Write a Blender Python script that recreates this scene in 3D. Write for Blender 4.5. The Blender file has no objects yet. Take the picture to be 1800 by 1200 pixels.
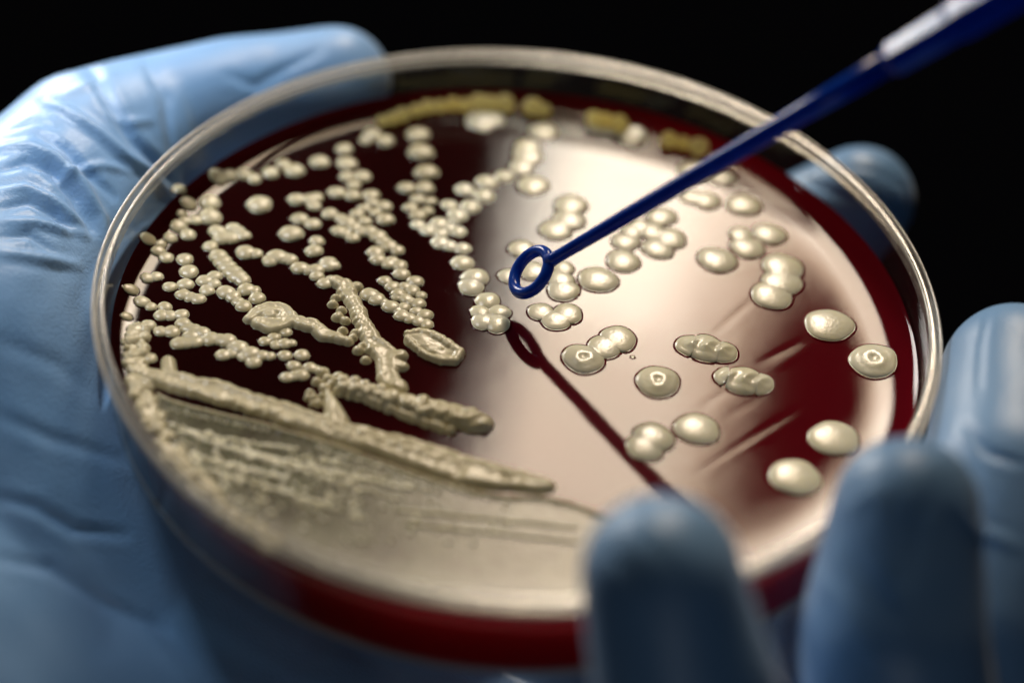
import bpy, bmesh, math, random
import numpy as np
from mathutils import Vector, Matrix
from mathutils.bvhtree import BVHTree

# ------------------------------------------------------------------ camera (1 unit = 1 cm)
S = bpy.context.scene
S.unit_settings.system = 'METRIC'
S.unit_settings.scale_length = 0.01
COL = S.collection
CAM = np.array([0.0, -14.446289, 13.127483])
CX = np.array([0.99649095, 0.05722586, 0.06108185])
CY = np.array([-0.08367736, 0.66390937, 0.74311672])
CZ = np.array([0.00197268, -0.74562025, 0.66636818])
FPX = 3071.0
cd = bpy.data.cameras.new('camera')
cam = bpy.data.objects.new('camera', cd)
COL.objects.link(cam)
cam.matrix_world = Matrix(((CX[0], CY[0], CZ[0], CAM[0]), (CX[1], CY[1], CZ[1], CAM[1]),
                           (CX[2], CY[2], CZ[2], CAM[2]), (0, 0, 0, 1)))
cd.sensor_width = 36
cd.lens = FPX / 1800 * 36
cd.clip_start = 0.5
cd.clip_end = 500
cd.dof.use_dof = True
cd.dof.focus_distance = 19.15
cd.dof.aperture_fstop = 0.062
cd.dof.aperture_blades = 9
S.camera = cam

# ------------------------------------------------------------------ world, lamps, exposure
W = bpy.data.worlds.new('World')
S.world = W
W.use_nodes = True
bg = W.node_tree.nodes['Background']
bg.inputs[0].default_value = (0.9, 0.85, 1.0, 1)
bg.inputs[1].default_value = 0.0012


def area_lamp(name, pos, target, w, h, radiance, color, roll=0.0, spread=180):
    l = bpy.data.lights.new(name, 'AREA')
    l.shape = 'RECTANGLE'
    l.size = w
    l.size_y = h
    l.energy = radiance * math.pi * w * h
    l.color = color
    l.spread = math.radians(spread)
    o = bpy.data.objects.new(name, l)
    COL.objects.link(o)
    d = (Vector(pos) - Vector(target)).normalized()
    q = d.to_track_quat('Z', 'Y')
    o.matrix_world = Matrix.Translation(Vector(pos)) @ q.to_matrix().to_4x4() @ Matrix.Rotation(roll, 4, 'Z')
    o['kind'] = 'helper'
    return o


WARM = (1.0, 0.76, 0.52)
CREAM = (1.0, 0.89, 0.74)
# studio softbox behind the dish: the wide warm face and its hotter lower middle
area_lamp('softbox', (6.0, 57, 58), (0, 0, 0), 13.0, 30, 16.0, WARM, math.radians(-8))
area_lamp('softbox_middle', (5.0, 60, 53), (0, 0, 0), 12.0, 22, 11.0, CREAM, math.radians(-8))
area_lamp('softbox_core', (4.2, 63.5, 48), (0, 0, 0), 10.5, 12, 14.0, CREAM, math.radians(-8))
# weak unseen fill lamp, added to brighten the palm
area_lamp('palm_fill', (-12, -11, 13), (-9, -5, -2), 8, 8, 0.26, (1.0, 0.88, 0.76), 0, 56)
# narrow unseen lamp added high on the left to brighten thumb and heel
area_lamp('thumb_fill', (-17, 13, 30), (-10.5, 6.3, 0), 6, 6, 9.5, (0.96, 0.97, 1.0), 0, 35)
# very weak unseen fill added on the camera's side for fingers and dish
area_lamp('front_fill', (6, -42, 2), (2, -4, 0), 16, 12, 1.0, (0.85, 0.92, 1.0), 0)
# low back light from the left: skims the thumb and the top of the loop's handle
area_lamp('back_light', (-32, 46, 15), (0, 0, 1), 16, 16, 22.0, (1.0, 0.95, 0.88), 0)
S.view_settings.view_transform = 'Standard'
S.view_settings.look = 'None'
S.view_settings.exposure = 0
S.view_settings.gamma = 1
S.render.engine = 'CYCLES'
S.cycles.use_denoising = True
S.cycles.max_bounces = 14
S.cycles.transparent_max_bounces = 24
S.cycles.caustics_reflective = True
S.cycles.caustics_refractive = True
S.cycles.sample_clamp_indirect = 4
S.cycles.blur_glossy = 0.3

# ------------------------------------------------------------------ helpers
rnd = random.Random(7)
ZA = 0.47          # height of the flat agar surface
RIN = 4.36         # inner radius of the dish wall
H = 1.15           # height of the dish


def ray(u, v):
    d = (u - 900) / FPX * CX - (v - 600) / FPX * CY - CZ
    return d


def on_plane(u, v, z=ZA):
    d = ray(u, v)
    return CAM + d * ((z - CAM[2]) / d[2])


def at_depth(u, v, w):
    return CAM + ray(u, v) * w


def depth(P):
    return float(-(np.asarray(P) - CAM) @ CZ)


def mesh_obj(name, verts, faces, mats, parent=None, smooth=True, midx=None):
    me = bpy.data.meshes.new(name)
    me.from_pydata([tuple(map(float, v)) for v in verts], [], [tuple(map(int, f)) for f in faces])
    for m in (mats if isinstance(mats, (list, tuple)) else [mats]):
        me.materials.append(m)
    if midx is not None:
        me.polygons.foreach_set('material_index', midx)
    if smooth:
        me.polygons.foreach_set('use_smooth', [True] * len(me.polygons))
    me.update()
    o = bpy.data.objects.new(name, me)
    COL.objects.link(o)
    if parent:
        o.parent = parent
    return o


def thing(name, label, cat, loc=(0, 0, 0), group=None):
    o = bpy.data.objects.new(name, None)
    o.empty_display_size = 0.5
    COL.objects.link(o)
    o.location = loc
    o['label'] = label
    o['category'] = cat
    if group:
        o['group'] = group
    return o


def nt_new(name):
    m = bpy.data.materials.new(name)
    m.use_nodes = True
    n = m.node_tree
    n.nodes.clear()
    out = n.nodes.new('ShaderNodeOutputMaterial')
    return m, n, out


def node(n, typ, **kw):
    x = n.nodes.new(typ)
    for k, v in kw.items():
        if k.startswith('i_'):
            key = k[2:]
            key = int(key) if key.isdigit() else key.replace('_', ' ')
            x.inputs[key].default_value = v
        else:
            setattr(x, k, v)
    return x


def ramp(n, fac, stops):
    r = n.nodes.new('ShaderNodeValToRGB')
    cr = r.color_ramp
    while len(cr.elements) < len(stops):
        cr.elements.new(0.5)
    for e, (p, c) in zip(cr.elements, stops):
        e.position = p
        e.color = (c[0], c[1], c[2], 1)
    n.links.new(fac, r.inputs[0])
    return r


# ------------------------------------------------------------------ materials
def thin_fresnel(n, ior, normal):
    """Fresnel of a thin sheet: the same from either face, so no total reflection on leaving it."""
    geo = node(n, 'ShaderNodeNewGeometry')
    mr = node(n, 'ShaderNodeMapRange')
    mr.inputs['To Min'].default_value = ior
    mr.inputs['To Max'].default_value = 1 / ior
    n.links.new(geo.outputs['Backfacing'], mr.inputs['Value'])
    fr = node(n, 'ShaderNodeFresnel')
    n.links.new(mr.outputs[0], fr.inputs['IOR'])
    n.links.new(normal, fr.inputs['Normal'])
    return fr


def mat_agar():
    m, n, out = nt_new('blood_agar')
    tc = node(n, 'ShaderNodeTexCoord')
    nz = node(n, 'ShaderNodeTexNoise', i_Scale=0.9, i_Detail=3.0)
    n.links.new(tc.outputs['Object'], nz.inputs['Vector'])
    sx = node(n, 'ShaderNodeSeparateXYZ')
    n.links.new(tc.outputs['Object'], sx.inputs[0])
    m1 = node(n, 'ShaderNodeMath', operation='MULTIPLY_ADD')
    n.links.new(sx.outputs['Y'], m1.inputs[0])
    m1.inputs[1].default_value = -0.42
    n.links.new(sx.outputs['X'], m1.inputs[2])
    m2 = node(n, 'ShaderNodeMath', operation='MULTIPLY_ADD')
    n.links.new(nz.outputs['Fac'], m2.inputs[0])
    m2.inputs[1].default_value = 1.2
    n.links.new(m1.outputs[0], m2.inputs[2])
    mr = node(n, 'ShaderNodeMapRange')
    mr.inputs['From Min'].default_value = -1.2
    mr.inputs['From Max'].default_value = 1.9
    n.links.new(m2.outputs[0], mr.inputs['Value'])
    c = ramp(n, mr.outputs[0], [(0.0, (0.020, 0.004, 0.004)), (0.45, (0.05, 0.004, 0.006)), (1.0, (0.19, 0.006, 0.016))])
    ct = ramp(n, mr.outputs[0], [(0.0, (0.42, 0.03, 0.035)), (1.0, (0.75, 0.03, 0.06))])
    nz2 = node(n, 'ShaderNodeTexNoise', i_Scale=1.3, i_Detail=2.0)
    n.links.new(tc.outputs['Object'], nz2.inputs['Vector'])
    bp = node(n, 'ShaderNodeBump', i_Strength=1.0, i_Distance=0.002)
    n.links.new(nz2.outputs['Fac'], bp.inputs['Height'])
    nz3 = node(n, 'ShaderNodeTexNoise', i_Scale=60.0, i_Detail=2.0)
    n.links.new(tc.outputs['Object'], nz3.inputs['Vector'])
    bp2 = node(n, 'ShaderNodeBump', i_Strength=1.0, i_Distance=0.00004)
    n.links.new(nz3.outputs['Fac'], bp2.inputs['Height'])
    n.links.new(bp.outputs[0], bp2.inputs['Normal'])
    p = node(n, 'ShaderNodeBsdfPrincipled')
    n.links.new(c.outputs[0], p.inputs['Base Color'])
    p.inputs['Roughness'].default_value = 0.05
    p.inputs['IOR'].default_value = 1.42
    n.links.new(bp2.outputs[0], p.inputs['Normal'])
    tr = node(n, 'ShaderNodeBsdfTranslucent')
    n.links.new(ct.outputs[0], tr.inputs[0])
    mx = node(n, 'ShaderNodeMixShader')
    mx.inputs[0].default_value = 0.0
    mix = node(n, 'ShaderNodeMixShader')
    mix.inputs[0].default_value = 0.5
    n.links.new(p.outputs[0], mix.inputs[1])
    n.links.new(tr.outputs[0], mix.inputs[2])
    n.nodes.remove(mx)
    p.inputs['Specular IOR Level'].default_value = 0.0
    gl = node(n, 'ShaderNodeBsdfGlossy')
    gl.inputs['Roughness'].default_value = 0.05
    n.links.new(bp2.outputs[0], gl.inputs['Normal'])
    fr = node(n, 'ShaderNodeFresnel', i_IOR=1.34)
    n.links.new(bp2.outputs[0], fr.inputs['Normal'])
    top = node(n, 'ShaderNodeMixShader')
    n.links.new(fr.outputs[0], top.inputs[0])
    n.links.new(mix.outputs[0], top.inputs[1])
    n.links.new(gl.outputs[0], top.inputs[2])
    n.links.new(top.outputs[0], out.inputs[0])
    return m


def mat_colony(name, c0, c1, rough=0.27, sss=0.25, scale=0.08, trans=0.0, ior=1.52, bump=0.006):
    m, n, out = nt_new(name)
    tc = node(n, 'ShaderNodeTexCoord')
    nz = node(n, 'ShaderNodeTexNoise', i_Scale=2.2, i_Detail=4.0)
    n.links.new(tc.outputs['Object'], nz.inputs['Vector'])
    c = ramp(n, nz.outputs['Fac'], [(0.32, c0), (0.68, c1)])
    nz2 = node(n, 'ShaderNodeTexNoise', i_Scale=22.0, i_Detail=3.0)
    n.links.new(tc.outputs['Object'], nz2.inputs['Vector'])
    bp = node(n, 'ShaderNodeBump', i_Strength=0.5, i_Distance=bump)
    n.links.new(nz2.outputs['Fac'], bp.inputs['Height'])
    p = node(n, 'ShaderNodeBsdfPrincipled')
    n.links.new(c.outputs[0], p.inputs['Base Color'])
    p.inputs['Roughness'].default_value = rough
    p.inputs['IOR'].default_value = ior
    p.inputs['Subsurface Weight'].default_value = sss
    p.inputs['Subsurface Radius'].default_value = (1.0, 0.85, 0.45)
    p.inputs['Subsurface Scale'].default_value = scale
    n.links.new(bp.outputs[0], p.inputs['Normal'])
    if trans:
        tl = node(n, 'ShaderNodeBsdfTranslucent')
        n.links.new(c.outputs[0], tl.inputs[0])
        mt = node(n, 'ShaderNodeMixShader')
        mt.inputs[0].default_value = trans
        n.links.new(p.outputs[0], mt.inputs[1])
        n.links.new(tl.outputs[0], mt.inputs[2])
        n.links.new(mt.outputs[0], out.inputs[0])
    else:
        n.links.new(p.outputs[0], out.inputs[0])
    return m


def mat_clear(name, tint=(0.97, 0.97, 0.96), milk=0.004, scratch=0.16):
    """Thin clear polystyrene sheet: Fresnel gloss over a straight-through layer, lightly scratched."""
    m, n, out = nt_new(name)
    tc = node(n, 'ShaderNodeTexCoord')
    mp = node(n, 'ShaderNodeMapping')
    mp.inputs['Scale'].default_value = (1, 1, 7)
    n.links.new(tc.outputs['Object'], mp.inputs['Vector'])
    nz = node(n, 'ShaderNodeTexNoise', i_Scale=5.0, i_Detail=5.0)
    n.links.new(mp.outputs[0], nz.inputs['Vector'])
    rr = ramp(n, nz.outputs['Fac'], [(0.35, (0.03, 0.03, 0.03)), (0.75, (scratch * 0.5,) * 3)])
    bp = node(n, 'ShaderNodeBump', i_Strength=0.25, i_Distance=0.01)
    n.links.new(nz.outputs['Fac'], bp.inputs['Height'])
    fr = thin_fresnel(n, 1.34, bp.outputs[0])
    t = node(n, 'ShaderNodeBsdfTransparent')
    t.inputs[0].default_value = (*tint, 1)
    g = node(n, 'ShaderNodeBsdfGlossy')
    n.links.new(rr.outputs[0], g.inputs['Roughness'])
    n.links.new(bp.outputs[0], g.inputs['Normal'])
    d = node(n, 'ShaderNodeBsdfTranslucent')
    d.inputs[0].default_value = (0.8, 0.78, 0.72, 1)
    d2 = node(n, 'ShaderNodeBsdfDiffuse')
    d2.inputs[0].default_value = (0.8, 0.78, 0.72, 1)
    md = node(n, 'ShaderNodeMixShader')
    n.links.new(d.outputs[0], md.inputs[1])
    n.links.new(d2.outputs[0], md.inputs[2])
    m1 = node(n, 'ShaderNodeMixShader')
    m1.inputs[0].default_value = milk
    n.links.new(t.outputs[0], m1.inputs[1])
    n.links.new(md.outputs[0], m1.inputs[2])
    m2 = node(n, 'ShaderNodeMixShader')
    n.links.new(fr.outputs[0], m2.inputs[0])
    n.links.new(m1.outputs[0], m2.inputs[1])
    n.links.new(g.outputs[0], m2.inputs[2])
    n.links.new(m2.outputs[0], out.inputs[0])
    return m


def mat_glove():
    m, n, out = nt_new('blue_nitrile')
    tc = node(n, 'ShaderNodeTexCoord')
    nz = node(n, 'ShaderNodeTexNoise', i_Scale=0.55, i_Detail=3.0)
    n.links.new(tc.outputs['Object'], nz.inputs['Vector'])
    c = ramp(n, nz.outputs['Fac'], [(0.3, (0.18, 0.40, 0.74)), (0.7, (0.28, 0.50, 0.82))])
    nz2 = node(n, 'ShaderNodeTexNoise', i_Scale=26.0, i_Detail=4.0)
    n.links.new(tc.outputs['Object'], nz2.inputs['Vector'])
    bp = node(n, 'ShaderNodeBump', i_Strength=0.35, i_Distance=0.02)
    n.links.new(nz2.outputs['Fac'], bp.inputs['Height'])
    p = node(n, 'ShaderNodeBsdfPrincipled')
    n.links.new(c.outputs[0], p.inputs['Base Color'])
    p.inputs['Roughness'].default_value = 0.36
    p.inputs['IOR'].default_value = 1.5
    p.inputs['Sheen Weight'].default_value = 0.25
    p.inputs['Sheen Roughness'].default_value = 0.5
    n.links.new(bp.outputs[0], p.inputs['Normal'])
    n.links.new(p.outputs[0], out.inputs[0])
    return m


def mat_blue_plastic():
    m, n, out = nt_new('blue_loop_plastic')
    tc = node(n, 'ShaderNodeTexCoord')
    nz = node(n, 'ShaderNodeTexNoise', i_Scale=3.0, i_Detail=4.0)
    n.links.new(tc.outputs['Object'], nz.inputs['Vector'])
    c = ramp(n, nz.outputs['Fac'], [(0.35, (0.005, 0.06, 0.46)), (0.7, (0.012, 0.09, 0.60))])
    rr = ramp(n, nz.outputs['Fac'], [(0.3, (0.13,) * 3), (0.7, (0.24,) * 3)])
    p = node(n, 'ShaderNodeBsdfPrincipled')
    n.links.new(c.outputs[0], p.inputs['Base Color'])
    n.links.new(rr.outputs[0], p.inputs['Roughness'])
    p.inputs['IOR'].default_value = 1.46
    bp = node(n, 'ShaderNodeBump', i_Strength=0.3, i_Distance=0.01)
    n.links.new(nz.outputs['Fac'], bp.inputs['Height'])
    n.links.new(bp.outputs[0], p.inputs['Normal'])
    tr = node(n, 'ShaderNodeBsdfTranslucent')
    tr.inputs[0].default_value = (0.01, 0.06, 0.6, 1)
    mx = node(n, 'ShaderNodeMixShader')
    mx.inputs[0].default_value = 0.3
    n.links.new(p.outputs[0], mx.inputs[1])
    n.links.new(tr.outputs[0], mx.inputs[2])
    n.links.new(mx.outputs[0], out.inputs[0])
    return m


def mat_rim(name='moulded_polystyrene', milk=0.72):
    m, n, out = nt_new(name)
    tc = node(n, 'ShaderNodeTexCoord')
    nz = node(n, 'ShaderNodeTexNoise', i_Scale=4.0, i_Detail=5.0)
    n.links.new(tc.outputs['Object'], nz.inputs['Vector'])
    rr = ramp(n, nz.outputs['Fac'], [(0.35, (0.08,) * 3), (0.75, (0.20,) * 3)])
    bp = node(n, 'ShaderNodeBump', i_Strength=0.3, i_Distance=0.004)
    n.links.new(nz.outputs['Fac'], bp.inputs['Height'])
    t = node(n, 'ShaderNodeBsdfTransparent')
    t.inputs[0].default_value = (0.9, 0.9, 0.88, 1)
    g = node(n, 'ShaderNodeBsdfGlossy')
    n.links.new(rr.outputs[0], g.inputs['Roughness'])
    n.links.new(bp.outputs[0], g.inputs['Normal'])
    d = node(n, 'ShaderNodeBsdfTranslucent')
    d.inputs[0].default_value = (0.85, 0.83, 0.78, 1)
    d2 = node(n, 'ShaderNodeBsdfDiffuse')
    d2.inputs[0].default_value = (0.85, 0.83, 0.78, 1)
    md = node(n, 'ShaderNodeMixShader')
    n.links.new(d.outputs[0], md.inputs[1])
    n.links.new(d2.outputs[0], md.inputs[2])
    m1 = node(n, 'ShaderNodeMixShader')
    m1.inputs[0].default_value = milk
    n.links.new(t.outputs[0], m1.inputs[1])
    n.links.new(md.outputs[0], m1.inputs[2])
    fr = thin_fresnel(n, 1.75, bp.outputs[0])
    m2 = node(n, 'ShaderNodeMixShader')
    n.links.new(fr.outputs[0], m2.inputs[0])
    n.links.new(m1.outputs[0], m2.inputs[1])
    n.links.new(g.outputs[0], m2.inputs[2])
    n.links.new(m2.outputs[0], out.inputs[0])
    return m


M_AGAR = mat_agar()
M_COL = mat_colony('cream_colony', (0.60, 0.54, 0.34), (0.72, 0.66, 0.45))
M_COLR = mat_colony('lit_colony', (0.92, 0.87, 0.62), (0.97, 0.94, 0.74), 0.24, ior=1.65)  # lighter copy of the cream colony, softbox brightness put into its colour
M_YEL = mat_colony('yellow_colony', (1.0, 0.90, 0.48), (1.0, 0.95, 0.62), 0.35, 0.0, 0.35, 0.85)
M_LAWN = mat_colony('lawn_growth', (0.11, 0.10, 0.06), (0.25, 0.26, 0.155), 0.20, 0.0, 0.08, 0.35, bump=0.008, ior=1.6)
M_WALL = mat_clear('clear_wall')
M_RIM = mat_rim(milk=0.9)
M_RIMC = mat_rim('clear_rim_polystyrene', 0.13)
M_GLOVE = mat_glove()
M_LOOP = mat_blue_plastic()

# ------------------------------------------------------------------ dish
dish = thing('petri_dish', 'round clear petri dish of dark red agar covered in cream bacterial colonies', 'petri dish')


def lathe(name, prof, mats, parent, seg=384, closed=True, wob=0.0):
    vs, fs = [], []
    k = len(prof)
    for i in range(seg):
        a = 2 * math.pi * i / seg
        for r, z in prof:
            rr = r + wob * (math.sin(a * 7) * .5 + math.sin(a * 13 + 1) * .3)
            vs.append((rr * math.cos(a), rr * math.sin(a), z))
    for i in range(seg):
        j = (i + 1) % seg
        for q in range(k if closed else k - 1):
            w = (q + 1) % k
            fs.append((i * k + q, j * k + q, j * k + w, i * k + w))
    o = mesh_obj(name, vs, fs, mats, parent)
    o.data.set_sharp_from_angle(angle=math.radians(40))
    return o


lathe('side_wall', [(4.36, 0.06), (4.375, 0.5), (4.385, 1.0), (4.43, 1.0), (4.42, 0.5), (4.41, 0.06)], M_WALL, dish)
# base plate with its moulded foot ring
lathe('base', [(0.0, 0.0), (4.30, 0.0), (4.38, 0.012), (4.41, 0.05), (4.41, 0.058), (4.30, 0.055), (0.0, 0.055)], M_WALL, dish)
lathe('foot_ring', [(4.20, -0.045), (4.26, -0.06), (4.33, -0.055), (4.36, -0.03), (4.34, -0.002), (4.20, -0.002)], M_RIM, dish)
# rim: outer lip, groove and inner lip
RT = [(4.398 + .092 * t, 1.135 + .0048 * (1 - (2 * t - 1) ** 2)) for t in np.linspace(1, 0, 9)]
lathe('rim', [(4.435, 0.99), (4.475, 0.995), (4.496, 1.02), (4.500, 1.06), (4.500, 1.115), (4.497, 1.128)] + RT +
      [(4.389, 1.128), (4.384, 1.115), (4.378, 1.06), (4.376, 0.99)], M_RIMC, dish)


def bead_ring(name, R, z, a, b, mat):
    return lathe(name, [(R + a * math.cos(q), z + b * math.sin(q)) for q in np.linspace(0, 2 * np.pi, 13)[:-1]], mat, dish)


bead_ring('outer_lip', 4.494, 1.124, .017, .019, M_RIM)
bead_ring('inner_lip', 4.388, 1.124, .011, .014, M_RIM)
bead_ring('lip_foot', 4.470, .988, .022, .014, M_RIM)

# agar with its meniscus, the dragged scratches and a faint roll of the poured surface
SCR = []
for (u0, v0, u1, v1, w, a) in [(1222, 832, 1425, 708, .035, .0035), (1238, 826, 1400, 738, .05, -.002),
                               (1330, 640, 1412, 598, .035, .0035), (1345, 655, 1420, 612, .05, -.002),
                               (1250, 592, 1330, 520, .04, .0025), (1222, 722, 1300, 672, .04, .002),
                               (1262, 742, 1350, 690, .04, .0015)]:
    a3, b3 = on_plane(u0, v0)[:2], on_plane(u1, v1)[:2]
    SCR.append((a3, b3, w, a))


def seg_dist(X, Y, a, b):
    dx, dy = b - a
    L = dx * dx + dy * dy
    t = np.clip(((X - a[0]) * dx + (Y - a[1]) * dy) / L, 0, 1)
    return np.hypot(X - a[0] - t * dx, Y - a[1] - t * dy), t


def agar_h(X, Y):
    R = np.hypot(X, Y)
    th = np.arctan2(Y, X)
    d = np.maximum(RIN - R, 0)
    h = ZA + 0.02 * np.exp(-d / 0.04) + 0.136 * np.exp(-d / 0.23) * (1 + .08 * np.sin(3 * th + 1) + .05 * np.sin(7 * th))
    h += 0.0014 * np.sin(1.3 * X + .6 * Y + .4) + 0.0010 * np.sin(.7 * X - 1.9 * Y + 2)
    for a, b, w, amp in SCR:
        D, t = seg_dist(X, Y, a, b)
        h -= .28 * amp * np.exp(-(D / (1.5 * w)) ** 2) * np.sin(np.pi * np.clip(t, 0.02, .98)) ** .6
    return h


NS, seg = 260, 840
rr = RIN * (1 - (1 - np.linspace(0, 1, NS)[1:]) ** 1.15)
aa = np.arange(seg) * 2 * np.pi / seg
Rg, Ag = np.meshgrid(rr, aa)                      # seg x (NS-1)
X, Y = Rg * np.cos(Ag), Rg * np.sin(Ag)
Z = agar_h(X, Y)
V = [(0, 0, float(agar_h(np.zeros(1), np.zeros(1))[0]))] + list(zip(X.ravel(), Y.ravel(), Z.ravel()))
K = NS - 1
F = []
for i in range(seg):
    j = (i + 1) % seg
    F.append((0, 1 + i * K, 1 + j * K))
    for q in range(K - 1):
        F.append((1 + i * K + q, 1 + i * K + q + 1, 1 + j * K + q + 1, 1 + j * K + q))
nb = len(V)                                       # side wall of the slab, its own vertices for a crisp edge
lv = [0.0, .25, .5, .75, 1.0]
for i in range(seg):
    zt = V[1 + i * K + K - 1][2]
    for t in lv:
        V.append((RIN * math.cos(aa[i]), RIN * math.sin(aa[i]), zt + (0.062 - zt) * t))
for i in range(seg):
    j = (i + 1) % seg
    for q in range(4):
        F.append((nb + i * 5 + q, nb + i * 5 + q + 1, nb + j * 5 + q + 1, nb + j * 5 + q))
nb2 = len(V)
for i in range(seg):
    V.append((RIN * math.cos(aa[i]), RIN * math.sin(aa[i]), 0.062))
F.append(tuple(nb2 + i for i in range(seg))[::-1])
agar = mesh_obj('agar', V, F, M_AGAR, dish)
agar.data.set_sharp_from_angle(angle=math.radians(60))

# ------------------------------------------------------------------ growth on the agar
# every entry: pixel centre and half-width of one colony as read off the photograph, set on the agar plane
LEFT = [(280, 449, 12), (293, 458, 12), (260, 495, 11), (276, 491, 11), (232, 519, 12), (251, 536, 13), (266, 543, 10),
        (224, 565, 9), (240, 585, 14), (262, 575, 12), (227, 610, 11), (234, 618, 10), (230, 633, 11), (247, 628, 10),
        (265, 633, 11), (240, 642, 11), (325, 459, 14), (332, 480, 16), (299, 507, 12), (326, 502, 14), (322, 520, 13),
        (335, 524, 12), (348, 527, 13), (377, 487, 13), (360, 495, 14), (375, 500, 12), (364, 512, 13), (397, 515, 16),
        (409, 522, 14), (428, 539, 14), (418, 531, 11), (433, 510, 15), (446, 512, 12), (452, 525, 14),
        (384, 452, 16), (391, 461, 16), (399, 470, 16), (408, 479, 17), (417, 487, 17), (425, 493, 15),
        (502, 585, 11), (482, 594, 11), (466, 601, 11), (485, 607, 10), (500, 605, 12), (512, 604, 9), (501, 626, 12),
        (531, 625, 13), (517, 644, 12), (545, 647, 12), (567, 654, 11), (505, 664, 12), (530, 660, 13), (519, 661, 11),
        (556, 650, 9), (290, 542, 12), (284, 557, 13), (299, 557, 12), (319, 555, 13), (283, 585, 12), (302, 585, 14),
        (322, 570, 13), (330, 578, 13), (341, 582, 14), (355, 586, 14), (336, 592, 14), (316, 605, 15), (330, 604, 14),
        (343, 602, 14), (370, 597, 16), (385, 598, 14), (399, 600, 16), (420, 612, 16), (440, 622, 16), (461, 626, 12),
        (474, 627, 10), (446, 638, 13), (392, 625, 13), (408, 622, 11), (430, 628, 12), (410, 610, 12),
        (332, 368, 13), (316, 352, 11), (370, 362, 17), (370, 385, 19), (382, 409, 15), (410, 402, 12), (392, 420, 17),
        (405, 420, 15), (427, 415, 13), (370, 435, 13), (420, 408, 12), (432, 445, 17), (450, 447, 12), (487, 452, 17),
        (475, 459, 14), (510, 457, 13), (500, 455, 14), (456, 362, 21), (522, 352, 15), (545, 352, 14), (527, 386, 15),
        (550, 395, 14), (512, 412, 20), (327, 395, 10), (315, 405, 14), (331, 417, 13), (320, 385, 8), (262, 435, 12),
        (284, 437, 9), (476, 307, 14), (517, 302, 17), (562, 287, 16), (605, 265, 14), (610, 290, 17), (610, 312, 13),
        (637, 312, 15), (622, 327, 12), (592, 340, 15), (620, 345, 14), (655, 240, 16), (677, 250, 15), (642, 250, 10),
        (735, 240, 19), (740, 270, 21), (750, 305, 20), (715, 332, 15), (747, 332, 16), (735, 352, 13), (757, 355, 11),
        (722, 367, 13), (735, 380, 14), (752, 372, 11), (555, 349, 13), (552, 363, 12), (557, 425, 13), (552, 442, 15),
        (577, 462, 14), (586, 467, 12), (580, 377, 14), (600, 385, 12), (611, 392, 15), (622, 401, 14), (595, 407, 13),
        (620, 419, 12), (607, 411, 11), (635, 408, 13), (650, 408, 14), (664, 416, 15), (673, 425, 14), (683, 433, 15),
        (698, 441, 13), (690, 437, 12), (652, 345, 15), (675, 364, 14), (655, 357, 11), (640, 368, 12), (678, 387, 15),
        (628, 377, 12), (642, 390, 12), (660, 375, 11), (660, 445, 15), (665, 457, 14), (682, 465, 12), (702, 468, 14),
        (527, 472, 15), (556, 475, 14), (541, 475, 12), (540, 478, 9),
        (385, 322, 15), (405, 317, 13), (430, 312, 13), (447, 318, 12), (498, 292, 12), (345, 392, 11), (300, 425, 11),
        (690, 459, 11), (706, 483, 14), (677, 495, 12), (690, 505, 13), (730, 496, 14), (712, 505, 11), (725, 512, 13),
        (700, 517, 12), (713, 526, 12), (735, 535, 13), (722, 531, 11), (710, 541, 11), (707, 556, 14), (720, 561, 12),
        (747, 555, 14), (735, 565, 12), (750, 571, 12), (732, 548, 11), (687, 540, 15), (650, 519, 16), (662, 527, 15),
        (674, 532, 10), (698, 546, 10), (557, 486, 12), (571, 499, 13), (578, 467, 15), (583, 493, 11), (697, 523, 9),
        (740, 520, 10), (600, 432, 0)]
MID = [(827, 365, 19), (805, 380, 19), (790, 362, 15), (817, 335, 18), (850, 346, 20), (856, 322, 20), (887, 312, 18),
       (735, 396, 13), (752, 406, 15), (773, 394, 17), (775, 411, 15), (805, 408, 16), (790, 402, 13), (762, 398, 12),
       (774, 427, 17), (790, 433, 15), (813, 438, 16), (813, 463, 20), (835, 489, 24), (828, 505, 23), (857, 530, 22),
       (845, 550, 19), (877, 550, 20), (850, 566, 22), (873, 570, 24), (800, 388, 12)]
RIGHT = [(927, 260, 22), (928, 276, 25), (917, 295, 22), (937, 327, 27), (1003, 362, 28), (1000, 387, 28),
         (977, 405, 28), (916, 438, 22), (893, 486, 18), (990, 472, 18), (985, 493, 24), (990, 511, 28),
         (1051, 493, 33), (1095, 460, 29), (1100, 426, 24), (1112, 408, 20), (1125, 398, 19), (1162, 382, 26),
         (1147, 408, 24), (1178, 420, 27), (1156, 438, 27), (1215, 347, 20), (1240, 353, 25), (1307, 362, 29),
         (1352, 413, 28), (1303, 414, 21), (1313, 436, 29), (1260, 458, 33), (1375, 472, 36), (1374, 498, 35),
         (1356, 520, 36), (1457, 573, 42), (1465, 772, 43), (1397, 840, 44), (1225, 755, 38), (950, 549, 22),
         (997, 553, 26), (977, 564, 26), (1062, 611, 30), (1086, 597, 32), (1148, 770, 35), (1133, 787, 33),
         (1112, 628, 3), (938, 478, 24), (1202, 452, 0)]
CRATER = [(1534, 638, 42, 'crater'), (1156, 672, 38, 'crater'), (1025, 632, 36, 'crater')]
LOBED = [(1216, 609, 28, 'wrinkle'), (1241, 614, 35, 'wrinkle'), (1268, 620, 28, 'wrinkle'),
         (1281, 664, 26, 'wrinkle'), (1306, 670, 36, 'wrinkle'), (1332, 675, 28, 'wrinkle')]
FAR = [(845, 217, 27), (865, 213, 22), (955, 233, 25), (1052, 226, 20), (1072, 230, 20), (1111, 243, 25),
       (1222, 303, 28), (1270, 315, 22)]
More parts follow.
